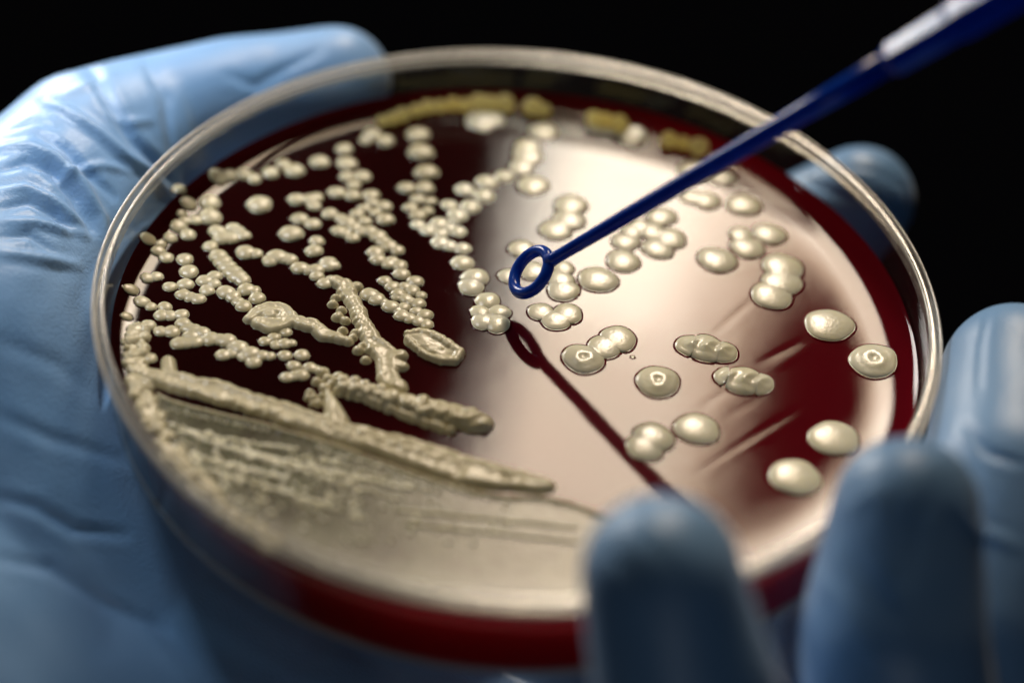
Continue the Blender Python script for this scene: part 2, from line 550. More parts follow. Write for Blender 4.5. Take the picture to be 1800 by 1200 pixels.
YELLOW = [(672, 207, 16), (690, 202, 17), (708, 197, 20), (732, 190, 20), (752, 184, 22), (774, 181, 20),
          (796, 181, 20), (818, 180, 21), (842, 179, 23), (864, 178, 21), (888, 176, 22), (936, 183, 22),
          (955, 188, 22), (1044, 206, 22), (1064, 208, 22), (1088, 212, 22), (1176, 240, 22), (1200, 246, 22),
          (1228, 254, 24)]


def colonies(lst, style):
    out = []
    for e in lst:
        u, v, r = e[:3]
        if r <= 0:
            continue
        P = on_plane(u, v)
        out.append([P[0], P[1], r * depth(P) / FPX * 1.03, style if len(e) < 4 else e[3]])
    return out


ALL = colonies([(u, v, q * 1.07) for u, v, q in LEFT], 'flat') + colonies(MID, 'dome') + colonies(RIGHT, 'tall') + colonies(CRATER, 'tall') + \
    colonies(LOBED, 'tall') + colonies(FAR, 'tall')
HS = {'flat': 0.40, 'dome': 0.30, 'tall': 0.19, 'crater': 0.24, 'wrinkle': 0.26}
CEN = np.array([[c[0], c[1], c[2]] for c in ALL])


def field(X, Y, ids, extra=None):
    """Height above the agar of the merged growth of the colonies ids."""
    acc = np.zeros_like(X)
    pw = 4 if any(ALL[i][3] == 'wrinkle' for i in ids) else 12
    for i in ids:
        cx, cy, r, st = ALL[i]
        d2 = ((X - cx) ** 2 + (Y - cy) ** 2) / (r * r)
        d = np.clip(1 - d2, 0, 1)
        if st == 'flat':
            h = HS[st] * r * d ** 0.42
        elif st == 'dome':
            h = HS[st] * r * (0.75 * d ** 0.5 + 0.25 * d)
        elif st == 'tall':
            h = HS[st] * r * (0.75 * d ** 0.32 + 0.25 * d)
        elif st == 'crater':
            q = np.sqrt(d2)
            th = np.arctan2(Y - cy, X - cx)
            q = q * (1 + .14 * np.sin(th * 2 + cx * 5) + .08 * np.sin(th * 3 + cy * 4) + .05 * np.sin(th * 7))
            h = HS[st] * r * (d ** 0.5 - .35 * np.exp(-(q / .16) ** 2) + .16 * np.exp(-((q - .34) / .14) ** 2)
                              - .10 * np.exp(-((q - .62) / .09) ** 2) * (d > 0))
        else:
            h = HS[st] * r * (0.7 * d ** 0.5 + .3 * d)
            th = np.arctan2(Y - cy, X - cx)
            h = h * (1 + .42 * d * (np.sin(26 * (X - cx) + 9 * (Y - cy) + 2 * np.sin(17 * (Y - cy) + cx)) *
                                    np.cos(15 * (Y - cy) - 7 * (X - cx))))
        acc += np.maximum(h, 0) ** pw
    return acc ** (1 / pw)


def build_colony(i, parent, mat, NA=36, NR=8):
    cx, cy, r, st = ALL[i]
    d = np.hypot(CEN[:, 0] - cx, CEN[:, 1] - cy)
    nb = [j for j in range(len(ALL)) if j != i and d[j] < (CEN[j, 2] + r) * 1.15 + .02]
    if len([1 for j in nb if d[j] < .001]):
        pass
    g = random.Random(i * 17 + 3)
    ph = [g.uniform(0, 6.28) for _ in range(3)]
    am = (0.035, 0.025, 0.015)
    ths = np.arange(NA) * 2 * np.pi / NA
    rho = r * (1 + am[0] * np.sin(2 * ths + ph[0]) + am[1] * np.sin(3 * ths + ph[1]) + am[2] * np.sin(5 * ths + ph[2]))
    cut = np.zeros(NA, bool)
    for j in nb:
        D = d[j]
        if D > CEN[j, 2] + r - .004 or D < 1e-4:
            continue
        s = (D * D + r * r - CEN[j, 2] ** 2) / (2 * D)      # distance to the radical line
        a = math.atan2(CEN[j, 1] - cy, CEN[j, 0] - cx)
        c = np.cos(ths - a)
        lim = np.where(c > 1e-3, s / np.maximum(c, 1e-3), 1e9) if s > 0 else np.where(c > -0.15, 0.12 * r, 1e9)
        lim = np.maximum(lim, .10 * r) * 1.03
        m = lim < rho
        rho = np.where(m, lim, rho)
        cut |= m
    ids = [i] + nb
    ts = np.array([0.18, .36, .54, .70, .82, .91, .965, 1.0])
    vs = [(cx, cy)]
    PX = cx + np.outer(np.cos(ths) * rho, ts)
    PY = cy + np.outer(np.sin(ths) * rho, ts)
    X = np.concatenate([[cx], PX.ravel()])
    Y = np.concatenate([[cy], PY.ravel()])
    sq = np.ones(len(X))
    # scale of the disc so that its own edge lies at the wobbled outline
    Hh = np.zeros(len(X))
    rw = r * (1 + am[0] * np.sin(2 * ths + ph[0]) + am[1] * np.sin(3 * ths + ph[1]) + am[2] * np.sin(5 * ths + ph[2]))
    kx = np.concatenate([[1], np.repeat(r / rw, len(ts))])
    Xn, Yn = cx + (X - cx) * kx, cy + (Y - cy) * kx
    Hh = field(Xn, Yn, [i])
    if nb:
        Ho = field(X, Y, nb)
        pw = 4 if st == 'wrinkle' else 12
        Hh = (Hh ** pw + Ho ** pw) ** (1 / pw)
    base = agar_h(X, Y)
    Zt = base + Hh + .004
    V = list(zip(X, Y, Zt))
    F = []
    mi = []
    k = len(ts)
    for a in range(NA):
        b = (a + 1) % NA
        F.append((0, 1 + a * k, 1 + b * k)); mi.append(0)
        for q in range(k - 1):
            F.append((1 + a * k + q, 1 + a * k + q + 1, 1 + b * k + q + 1, 1 + b * k + q)); mi.append(0)
    # the film of agar drawn up round the foot of the colony
    n0 = len(V)
    sk = (0.0, .007, .018, .034) if st != 'flat' else (0.0, .006, .014, .024)
    hh = (0.013, .006, .0025, -.003) if st != 'flat' else (0.010, .005, .002, -.003)
    wide = 0.6 + 0.4 * min(1.0, r / .22)
    if cut.any() or True:
        for a in range(NA):
            for s, z in zip(sk, hh):
                rq = rho[a] + (0 if cut[a] else s * wide)
                x, y = cx + rq * math.cos(ths[a]), cy + rq * math.sin(ths[a])
                zz = float(agar_h(np.array([x]), np.array([y]))[0]) + (z * wide if not cut[a] else -.004)
                V.append((x, y, zz))
        for a in range(NA):
            b = (a + 1) % NA
            F.append((1 + a * k + k - 1, n0 + a * 4, n0 + b * 4, 1 + b * k + k - 1)); mi.append(0)
            if cut[a] and cut[b]:
                continue
            for q in range(3):
                F.append((n0 + a * 4 + q, n0 + a * 4 + q + 1, n0 + b * 4 + q + 1, n0 + b * 4 + q)); mi.append(1)
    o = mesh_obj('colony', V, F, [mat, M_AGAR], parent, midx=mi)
    return o


for i in range(len(ALL)):
    o = build_colony(i, agar, M_COL if ALL[i][3] == 'flat' else M_COLR)
    st = ALL[i][3]
    if st == 'crater':
        o['label'] = 'cream colony with a small pit in its middle'
    elif st == 'wrinkle':
        o['label'] = 'cream colony with a wrinkled top'


# yellow colonies high on the far meniscus: full rounded beads against the wall
def bead(cx, cy, z, r, flat, mat, name='colony', NA=24, NR=9):
    V = [(cx, cy, z + r * flat)]
    F = []
    for q in range(1, NR + 1):
        t = math.pi * q / (NR + 1)
        for a in range(NA):
            th = 2 * math.pi * a / NA
            w = 1 + .05 * math.sin(3 * th + cx * 9) + .03 * math.sin(5 * th + cy * 7)
            V.append((cx + r * w * math.sin(t) * math.cos(th), cy + r * w * math.sin(t) * math.sin(th), z + r * flat * math.cos(t)))
    V.append((cx, cy, z - r * flat))
    for a in range(NA):
        b = (a + 1) % NA
        F.append((0, 1 + a, 1 + b))
        for q in range(NR - 1):
            F.append((1 + q * NA + a, 1 + (q + 1) * NA + a, 1 + (q + 1) * NA + b, 1 + q * NA + b))
        F.append((1 + (NR - 1) * NA + b, 1 + (NR - 1) * NA + a, len(V) - 1))
    return mesh_obj(name, V, F, mat, agar)


for (u, v, r) in YELLOW:
    P = on_plane(u, v + 4, ZA + .10)
    rc = r * .74 * rnd.uniform(.82, 1.12) * depth(P) / FPX
    q = math.hypot(P[0], P[1])
    lim = RIN - rc - .01
    if q > lim:
        P = P * np.array([lim / q, lim / q, 1])
    o = bead(P[0], P[1] + rnd.uniform(-.03, .03), P[2], rc, .9, M_YEL)
    o['label'] = 'yellow colony against the far wall'


# ---- merged growth: streaks, trunk and lawn as one relief each
def px_circles(lst, f=1.0):
    out = []
    for (u, v, r) in lst:
        P = on_plane(u, v)
        out.append((P[0], P[1], r * f * depth(P) / FPX))
    return np.array(out)


def relief(name, circ, hs, mat, res=.013, top=None, noise=0.0, power=.42, seed=0, lips=None, maxr=RIN - .01, z0=0.0, grain=False, steep=1.3):
    """Height-field mass from many overlapping discs (flat tops of one height) plus small beads on top."""
    x0, x1 = (circ[:, 0] - circ[:, 2]).min() - .05, (circ[:, 0] + circ[:, 2]).max() + .05
    y0, y1 = (circ[:, 1] - circ[:, 2]).min() - .05, (circ[:, 1] + circ[:, 2]).max() + .05
    xs, ys = np.arange(x0, x1, res), np.arange(y0, y1, res)
    X, Y = np.meshgrid(xs, ys, indexing='ij')
    sd = np.full(X.shape, -9.0)
    for cx, cy, r in circ:
        i0, i1 = np.searchsorted(xs, [cx - r - .08, cx + r + .08])
        j0, j1 = np.searchsorted(ys, [cy - r - .08, cy + r + .08])
        sl = (slice(i0, i1), slice(j0, j1))
        dd = r - np.hypot(X[sl] - cx, Y[sl] - cy)
        sd[sl] = np.maximum(sd[sl], dd)
    wdt = hs * steep
    t = np.clip(sd / wdt, 0, 1)
    Hh = hs * (1 - (1 - t) ** 2.2) ** .6
    if lips:
        Hh = Hh + lips * np.exp(-((sd - wdt * .9) / (wdt * .6)) ** 2)
    if noise:
        rs = np.random.RandomState(seed)
        for _ in range(22):
            kx, ky = rs.normal(0, 16, 2)
            if grain:
                e, f = rs.normal(0, 2.2), rs.normal(0, 42)
                kx, ky = e * .93 + f * .37, -e * .37 + f * .93
            Hh += noise * .3 * np.sin(kx * X + ky * Y + .8 * np.sin(2.1 * X + _) + rs.uniform(0, 6.3)) * t
    if top is not None:
        for cx, cy, r in top:
            i0, i1 = np.searchsorted(xs, [cx - r, cx + r])
            j0, j1 = np.searchsorted(ys, [cy - r, cy + r])
            sl = (slice(i0, i1), slice(j0, j1))
            d = np.clip(1 - ((X[sl] - cx) ** 2 + (Y[sl] - cy) ** 2) / (r * r), 0, 1)
            Hh[sl] = np.where(sd[sl] > -9, np.maximum(Hh[sl], hs * .95 * (d > 0) + .55 * r * d ** .5), Hh[sl])
    keep = sd > -res * 1.6
    R = np.hypot(X, Y)
    keep &= R < maxr
    Zv = agar_h(X, Y) + z0 * np.clip(sd / .02, 0, 1) + np.where(sd > 0, Hh + .002, np.maximum(sd, -.05) * 1.2)
    idx = -np.ones(X.shape, int)
    idx[keep] = np.arange(keep.sum())
    V = np.c_[X[keep], Y[keep], Zv[keep]]
    k4 = keep[:-1, :-1] & keep[1:, :-1] & keep[1:, 1:] & keep[:-1, 1:]
    F = np.stack([idx[:-1, :-1][k4], idx[1:, :-1][k4], idx[1:, 1:][k4], idx[:-1, 1:][k4]], 1)
    me = bpy.data.meshes.new(name)
    me.from_pydata(V.tolist(), [], F.tolist())
    me.materials.append(mat)
    me.polygons.foreach_set('use_smooth', [True] * len(F))
    o = bpy.data.objects.new(name, me)
    COL.objects.link(o)
    o.parent = agar
    return o


def poly_circles(pts, step=5, jit=0.0, seed=1):
    """Discs along a polyline given as (u, v, half-width px)."""
    g = random.Random(seed)
    out = []
    for (u0, v0, r0), (u1, v1, r1) in zip(pts, pts[1:]):
        n = max(1, int(math.hypot(u1 - u0, v1 - v0) / step))
        for k in range(n):
            t = k / n
            out.append((u0 + (u1 - u0) * t + g.uniform(-1, 1) * jit, v0 + (v1 - v0) * t + g.uniform(-1, 1) * jit * .7,
                        (r0 + (r1 - r0) * t) * (1 + g.uniform(-.12, .12) * (jit > 0))))
    out.append(pts[-1])
    return out


def edge_beads(pts, n, r0, r1, spread=4, seed=2):
    g = random.Random(seed)
    out = []
    L = [math.hypot(b[0] - a[0], b[1] - a[1]) for a, b in zip(pts, pts[1:])]
    T = sum(L)
    for k in range(n):
        s = (k + g.uniform(-.3, .3)) / n * T
        for (a, b), l in zip(zip(pts, pts[1:]), L):
            if s <= l or (b == pts[-1]):
                t = min(max(s / l, 0), 1)
                out.append((a[0] + (b[0] - a[0]) * t + g.uniform(-spread, spread),
                            a[1] + (b[1] - a[1]) * t + g.uniform(-spread, spread) * .7, g.uniform(r0, r1)))
                break
            s -= l
    return out


# long streak crossing the middle left
A = poly_circles([(262, 666, 19), (300, 672, 22), (340, 682, 25), (380, 689, 26), (415, 701, 24), (450, 713, 23),
                  (490, 724, 24), (525, 736, 25), (570, 752, 25), (612, 764, 25), (690, 786, 29), (755, 807, 32),
                  (820, 829, 33), (885, 843, 26), (940, 852, 20), (962, 856, 15)], 5, 1.2, 4)
A += poly_circles([(296, 638, 13), (298, 657, 14)], 4) + poly_circles([(575, 690, 7), (583, 712, 14), (592, 742, 22)], 4)
Ae = edge_beads([(300, 684), (355, 690), (400, 710), (450, 725), (500, 741), (550, 757), (600, 773), (660, 792),
                 (720, 812), (780, 836), (840, 850)], 80, 6, 10, 3, 5)
At = edge_beads([(330, 692), (400, 712), (450, 725), (500, 740), (560, 752), (620, 768), (700, 790), (780, 810), (900, 838)], 60, 6, 9, 8, 6)
relief('streak', px_circles(A + Ae), .058, M_COL, top=px_circles(At), noise=.004, seed=1, lips=.012)
# beaded streak above it
B = poly_circles([(590, 672, 10), (625, 684, 14), (660, 695, 17), (700, 706, 18), (745, 718, 22), (790, 730, 27),
                  (825, 739, 27), (847, 746, 21)], 5, 1.5, 8)
Be = edge_beads([(595, 690), (630, 698), (670, 712), (710, 730), (750, 745), (800, 762)], 34, 7, 11, 3, 9)
Bt = edge_beads([(600, 678), (660, 695), (720, 715), (780, 730), (845, 745)], 60, 7, 11, 12, 10)
relief('streak', px_circles(B + Be), .085, M_COL, top=px_circles(Bt), noise=.005, seed=2)
# branching trunk
T = [(472, 558, 15)] + poly_circles([(590, 495, 13), (610, 505, 16), (620, 530, 15), (630, 552, 15), (643, 576, 15), (655, 600, 18),
                  (672, 620, 20), (684, 632, 22), (678, 655, 20), (690, 672, 18), (705, 684, 13)], 5, 2.6, 11)
T += poly_circles([(684, 628, 16), (704, 626, 14)], 5) + poly_circles([(686, 640, 15), (707, 645, 12)], 5)
T += poly_circles([(440, 562, 13), (452, 552, 16), (470, 545, 17), (495, 545, 17), (507, 557, 15), (500, 572, 16), (478, 575, 18),
                   (456, 570, 15)], 4, 1.0, 3)
T += poly_circles([(500, 560, 15), (530, 570, 15), (550, 572, 17), (566, 588, 16), (590, 594, 13), (612, 602, 10)], 5, 1.5, 12)
T += [(627, 505, 12), (590, 525, 9), (585, 536, 10), (600, 547, 10), (594, 559, 12), (607, 565, 10), (625, 587, 10),
      (602, 583, 10), (630, 617, 11), (637, 610, 9), (643, 634, 10), (650, 617, 9), (476, 558, 14), (620, 595, 9)]
Te = edge_beads([(600, 500), (618, 540), (640, 580), (668, 615), (700, 630)], 24, 8, 11, 9, 13)
relief('branched_streak', px_circles(T + Te), .048, M_COL, noise=.004, seed=3, lips=.010)
for (bu, bv) in []:
    pass
# oval growth with a sunken middle
O = poly_circles([(728, 600, 17), (745, 602, 20), (765, 610, 24), (785, 620, 23), (798, 626, 18)], 4, .8, 14)
Ot = poly_circles([(716, 590, 6), (735, 586, 7), (760, 592, 8), (785, 606, 9), (808, 622, 9), (800, 636, 8), (775, 636, 7),
                   (750, 628, 6), (728, 612, 6), (716, 598, 6)], 5, .8, 15)
relief('ringed_growth', px_circles(O + Ot), .045, M_COL, top=px_circles(Ot + [(770, 600, 6), (750, 612, 4), (775, 618, 5), (762, 622, 4)]), noise=.006, seed=4)
# small piled growth where the branch leaves the streak
G = [(545, 692, 9), (560, 710, 9), (552, 700, 8), (571, 683, 11), (557, 672, 10), (577, 667, 11), (565, 655, 11),
     (595, 664, 12), (583, 676, 9), (566, 697, 7), (540, 700, 6), (549, 710, 6)]
relief('growth_cluster', px_circles(G), .06, M_COL, noise=.003, seed=5)

# lawn of confluent growth on the near side: discs packed inside its outline
edge = [(277, 700), (300, 710), (350, 723), (400, 735), (450, 745), (500, 760), (550, 775), (600, 790), (625, 799),
        (690, 822), (755, 845), (820, 864), (885, 877), (950, 878), (999, 888), (1064, 911), (1110, 935)]
ew = [on_plane(u, v)[:2] for u, v in edge]
g = random.Random(21)
L = []
for (a, b) in zip(ew, ew[1:]):
    n = max(2, int(np.hypot(*(b - a)) / .05))
    for k in range(n):
        t = k / n
        p = a + (b - a) * t
        L.append((p[0] + g.uniform(-.008, .008), p[1] - .10 + g.uniform(-.012, .012), .10 + g.uniform(-.008, .008)))
for xi in np.arange(-4.3, 1.9, .09):
    top_y = np.interp(xi, [e[0] for e in ew], [e[1] for e in ew], left=-9, right=ew[-1][1])
    for yi in np.arange(-4.4, top_y - .27, .09):
        if math.hypot(xi, yi) < RIN - .05 and xi < 1.35 + .35 * (yi + 4.4):
            L.append((xi, yi, .24))
L = np.array(L)
lt = []
# dragged lines and beads over the lawn
for (pts, r) in [([(300, 752), (330, 760), (420, 780), (520, 792)], 6), ([(330, 765), (430, 800), (560, 840), (700, 880)], 6),
                 ([(400, 790), (480, 808), (600, 838), (720, 862)], 7), ([(350, 830), (440, 850), (520, 875), (600, 900)], 6),
                 ([(520, 806), (600, 820), (680, 842), (770, 868)], 5), ([(560, 790), (640, 815), (760, 852), (850, 876)], 5),
                 ([(340, 806), (420, 826), (500, 842)], 7), ([(300, 724), (400, 745), (470, 760)], 4)]:
    lt += poly_circles([(u, v, r * .8) for u, v in pts], 8, 3.0, len(lt))
gg = random.Random(5)
for k in range(150):
    u = gg.uniform(300, 640)
    v = 752 + (u - 300) * .22 + gg.uniform(-6, 95)
    lt.append((u, v, gg.uniform(3, 5.5)))
for k in range(60):
    lt.append((gg.uniform(420, 900), gg.uniform(880, 960), gg.uniform(3, 6)))
for q in range(2):
    v = 915 + q * 24
    lt += poly_circles([(700 + 10 * q, v - 16, 4), (860, v, 4), (1010, v + 16, 4)], 4, .6, 40 + q)
ltw = px_circles(lt)
lawn = relief('lawn_growth', L, .020, M_LAWN, res=.015, lips=.008, seed=6, maxr=RIN - .30)
relief('lawn_streaks', px_circles(lt, 1.3), .030, M_COLR, res=.0095, noise=.002, seed=8, z0=.016, steep=.75, maxr=RIN - .1)
relief('lawn_edge', px_circles(poly_circles([(u, v - 1, 5) for u, v in edge], 4, .8, 77)), .028, M_COL, res=.012, z0=.014)
lawn['label'] = 'grey green lawn of merged growth'

# growth climbing the near left meniscus, pale lumpy band
Cc = []
g = random.Random(31)
for k in range(230):
    a = math.radians(g.uniform(188, 240))
    r = g.uniform(.035, .085)
    d = g.uniform(.16, .36)
    Cc.append(((RIN - d) * math.cos(a), (RIN - d) * math.sin(a), r))
relief('edge_growth', np.array(Cc), .05, M_COL, res=.013, noise=.006, seed=7)

# ------------------------------------------------------------------ inoculation loop
loop = thing('inoculation_loop', 'blue plastic inoculation loop held just above the agar', 'inoculation loop',
             tuple([0.10927401, 0.27380857, 1.00718044]))
Lc = np.array([0.10927401, 0.27380857, 1.00718044])
Lu = np.array([0.68653505, -0.10929579, 0.71883521])
Lv = np.array([0.07030275, -0.97402725, -0.2152404])
Ln = np.cross(Lu, Lv)
RL = 0.2582


def tube(name, path, radii, mat, parent, ns=20, closed=False, off=np.zeros(3), flat=None, up0=None):
    path = np.array(path)
    n = len(path)
    V, F = [], []
    up = None
    for i in range(n):
        a = path[(i - 1) % n] if (closed or i > 0) else path[i]
        b = path[(i + 1) % n] if (closed or i < n - 1) else path[i]
        t = (b - a) / np.linalg.norm(b - a)
        if up is None:
            up = np.cross(t, [0.3, .2, .9]) if up0 is None else np.array(up0); up = up / np.linalg.norm(up)
        if closed:
            up = Ln
        up = up - (up @ t) * t
        up /= np.linalg.norm(up)
        s = np.cross(t, up)
        for k in range(ns):
            q = 2 * math.pi * k / ns
            V.append(path[i] + radii[i] * (math.cos(q) * up * (flat or 1) + math.sin(q) * s) - off)
    for i in range(n if closed else n - 1):
        j = (i + 1) % n
        for k in range(ns):
            m = (k + 1) % ns
            F.append((i * ns + k, i * ns + m, j * ns + m, j * ns + k))
    if not closed:
        F.append(tuple(range(ns))[::-1])
        F.append(tuple((n - 1) * ns + k for k in range(ns)))
    return mesh_obj(name, V, F, mat, parent)


ts = np.linspace(0, 2 * np.pi, 65)[:-1]
ring = [Lc + RL * (math.cos(t) * Lu + math.sin(t) * Lv) for t in ts]
tube('ring', ring, [.066] * 64, M_LOOP, loop, 20, True, Lc)


def along(s):
    return Lc + Lu * s


st = [RL + .01, RL + .08, RL + .2, 1.2, 2.4, 3.6, 4.6]
tube('shaft', [along(s) for s in st], [.085, .072, .070, .082, .096, .108, .122], M_LOOP, loop, 24, False, Lc)
# the hexagonal grip begins with a step
nt_ = np.array([-.72, -.05, .69]); nt_ -= (nt_ @ Lu) * Lu; nt_ /= np.linalg.norm(nt_)
GU = math.cos(math.radians(30)) * nt_ + math.sin(math.radians(30)) * np.cross(Lu, nt_)
gs = [4.6, 4.64, 4.68, 5.3, 5.34, 5.42, 9.5, 13.0]
grip = tube('handle', [along(s) for s in gs], [.122, .145, .165, .172, .185, .20, .21, .21], M_LOOP, loop, 6, False, Lc, up0=GU)
grip.data.polygons.foreach_set('use_smooth', [False] * len(grip.data.polygons))
# ------------------------------------------------------------------ gloved hands


def capsule_chain(chains, name, voxel=.07, smooth=14):
    bm = bmesh.new()
    for ch in chains:
        for (P0, r0), (P1, r1) in zip(ch, ch[1:]):
            P0, P1 = Vector(P0), Vector(P1)
            L = (P1 - P0).length
            q = (P1 - P0).to_track_quat('Z', 'Y').to_matrix().to_4x4()
            # rounded cone: rings of both end spheres joined
            seg_, rings = 28, []
            if L > 1e-4:
                ca = max(-.95, min(.95, (r0 - r1) / L))
            else:
                ca = 0
            th = math.acos(ca)                      # tangent angle from the axis
            for k in range(0, 9):                   # start cap from the back pole to the tangent
                a = math.pi - (math.pi - th) * k / 8
                rings.append((r0 * math.sin(a), r0 * math.cos(a)))
            for k in range(0, 9):
                a = th - th * k / 8
                rings.append((r1 * math.sin(a), L + r1 * math.cos(a)))
            rows = []
            for rr_, zz_ in rings:
                rows.append([bm.verts.new(Matrix.Translation(P0) @ q @ Vector((rr_ * math.cos(2 * math.pi * s / seg_) + 1e-5,
                             rr_ * math.sin(2 * math.pi * s / seg_), zz_))) for s in range(seg_)])
            for a, b in zip(rows, rows[1:]):
                for s in range(seg_):
                    t = (s + 1) % seg_
                    try:
                        bm.faces.new((a[s], a[t], b[t], b[s]))
                    except ValueError:
                        pass
            for row, rev in ((rows[0], True), (rows[-1], False)):
                try:
                    bm.faces.new(row[::-1] if rev else row)
                except ValueError:
                    pass
    bmesh.ops.recalc_face_normals(bm, faces=bm.faces)
    me = bpy.data.meshes.new(name)
    bm.to_mesh(me)
    bm.free()
    o = bpy.data.objects.new(name, me)
    COL.objects.link(o)
    m = o.modifiers.new('r', 'REMESH')
    m.mode = 'VOXEL'
    m.voxel_size = voxel
    sm = o.modifiers.new('s', 'SMOOTH')
    sm.factor = .5
    sm.iterations = smooth
    dg = bpy.context.evaluated_depsgraph_get()
    ev = o.evaluated_get(dg)
    me2 = bpy.data.meshes.new_from_object(ev)
    o.modifiers.clear()
    o.data = me2
    me2.name = name
    me2.polygons.foreach_set('use_smooth', [True] * len(me2.polygons))
    return o


def D(u, v, w, r):
    return (tuple(at_depth(u, v, w)), r)


hand_chains = [
    # thumb, behind the far left of the dish
    [D(592, 140, 22.6, .70), D(480, 162, 22.5, .76), D(400, 182, 22.3, .84), D(270, 225, 21.9, .92), D(165, 290, 21.3, 1.15),
     D(40, 475, 20.4, 1.50), D(-80, 640, 19.8, 2.0)],
    [D(165, 290, 21.3, 1.15), D(150, 420, 21.1, 1.2), D(60, 640, 20.2, 1.7)],
    # palm under the dish
    [D(-80, 640, 19.8, 2.0), D(40, 900, 19.7, 1.9), D(180, 1150, 19.8, 1.8), D(460, 1330, 20.0, 1.75), D(800, 1420, 19.9, 1.6)],
    [D(-260, 1000, 19.2, 2.4), D(-80, 640, 19.8, 2.0)],
    [D(-260, 1000, 19.2, 2.4), D(40, 1300, 19.2, 2.2), D(460, 1330, 20.0, 1.75)],
    [D(40, 900, 19.7, 1.9), D(500, 1000, 21.6, 1.4), D(900, 900, 22.4, 1.3)],
    [D(500, 1000, 21.6, 1.4), D(800, 1420, 19.9, 1.6), D(1150, 1400, 18.9, 1.1)],
    [D(900, 900, 22.4, 1.3), D(1150, 1400, 18.9, 1.1)],
    # little finger
    [D(1150, 1400, 18.9, 1.0), D(1280, 1420, 16.2, .90), D(1200, 1190, 14.75, .80), D(1162, 1012, 14.45, .665)],
    # ring finger
    [D(1100, 1200, 20.0, 1.1), D(1440, 1420, 18.0, 1.0), D(1580, 1330, 16.3, .96), D(1570, 1110, 15.8, .86), D(1594, 895, 15.75, .67)],
    # middle finger
    [D(1000, 1000, 21.5, 1.1), D(1480, 1180, 19.6, 1.0), D(1672, 1090, 17.2, 1.12), D(1782, 860, 17.5, .98), D(1785, 664, 18.5, .81)],
    # index finger
    [D(900, 900, 22.4, 1.2), D(1250, 680, 22.8, 1.0), D(1395, 440, 23.0, .92), D(1510, 352, 22.5, .71)],
]


def away_from_dish(o):
    me = o.data
    n = len(me.vertices)
    co = np.empty(n * 3)
    me.vertices.foreach_get('co', co)
    co = co.reshape(-1, 3)
    R = np.hypot(co[:, 0], co[:, 1])
    ins = (R < 4.53) & (co[:, 2] > -.09) & (co[:, 2] < 1.17)
    side = (4.53 - R)
    down = co[:, 2] + .09
    go_side = ins & (side < down)
    go_down = ins & ~go_side
    f = 4.53 / np.maximum(R, 1e-6)
    co[go_side, 0] *= f[go_side]
    co[go_side, 1] *= f[go_side]
    co[go_down, 2] = -.09
    me.vertices.foreach_set('co', co.ravel())
    me.update()
    return co


def noise_waves(co, n, kmin, kmax, seed):
    rs = np.random.RandomState(seed)
    out = np.zeros(len(co))
    for _ in range(n):
        k = rs.normal(size=3)
        k *= rs.uniform(kmin, kmax) / np.linalg.norm(k)
        out += np.sin(co @ k + rs.uniform(0, 6.3))
    return out / math.sqrt(n)


def wrinkle(o, folds, seed):
    me = o.data
    n = len(me.vertices)
    co = np.empty(n * 3)
    me.vertices.foreach_get('co', co)
    co = co.reshape(-1, 3)
    no = np.empty(n * 3)
    me.vertices.foreach_get('normal', no)
    no = no.reshape(-1, 3)
    tree = BVHTree.FromPolygons([tuple(c) for c in co], [tuple(p.vertices) for p in me.polygons])
    disp = .014 * noise_waves(co, 10, .8, 2.2, seed) + .0045 * noise_waves(co, 14, 4, 9, seed + 5)
    bend = noise_waves(co, 6, 1.0, 2.5, seed + 1) * .06
    for pts, width, amp in folds:
        width, amp = width * .75, amp * .55
        line = []
        for (u0, v0), (u1, v1) in zip(pts, pts[1:]):
            m = max(2, int(math.hypot(u1 - u0, v1 - v0) / 10))
            for k in range(m + (1 if (u1, v1) == pts[-1] else 0)):
                t = k / m
                d = ray(u0 + (u1 - u0) * t, v0 + (v1 - v0) * t)
                d = d / np.linalg.norm(d)
                hit = tree.ray_cast(Vector(CAM), Vector(d))
                if hit[0] is not None:
                    line.append(np.array(hit[0]))
        if len(line) < 2:
            continue
        line = np.array(line)
        lo, hi = line.min(0) - 4 * width, line.max(0) + 4 * width
        sel = np.where(((co > lo) & (co < hi)).all(1))[0]
        if not len(sel):
            continue
        best = np.full(len(sel), 9.)
        par = np.zeros(len(sel))
        a, b = line[:-1], line[1:]
        for k in range(len(a)):
            ab = b[k] - a[k]
            t = np.clip(((co[sel] - a[k]) @ ab) / max(ab @ ab, 1e-9), 0, 1)
            dd = np.linalg.norm(co[sel] - a[k] - t[:, None] * ab, axis=1)
            m = dd < best
            best[m] = dd[m]
            par[m] = (k + t[m]) / len(a)
        x = (best / width) * (1 + bend[sel])
        taper = np.sin(np.pi * np.clip(par * .92 + .04, 0, 1)) ** .5
        disp[sel] += amp * taper * (np.exp(-x ** 2) - .15 * np.exp(-((x - 2.0) / .9) ** 2))
    co += no * disp[:, None]
    me.vertices.foreach_set('co', co.ravel())
    me.update()


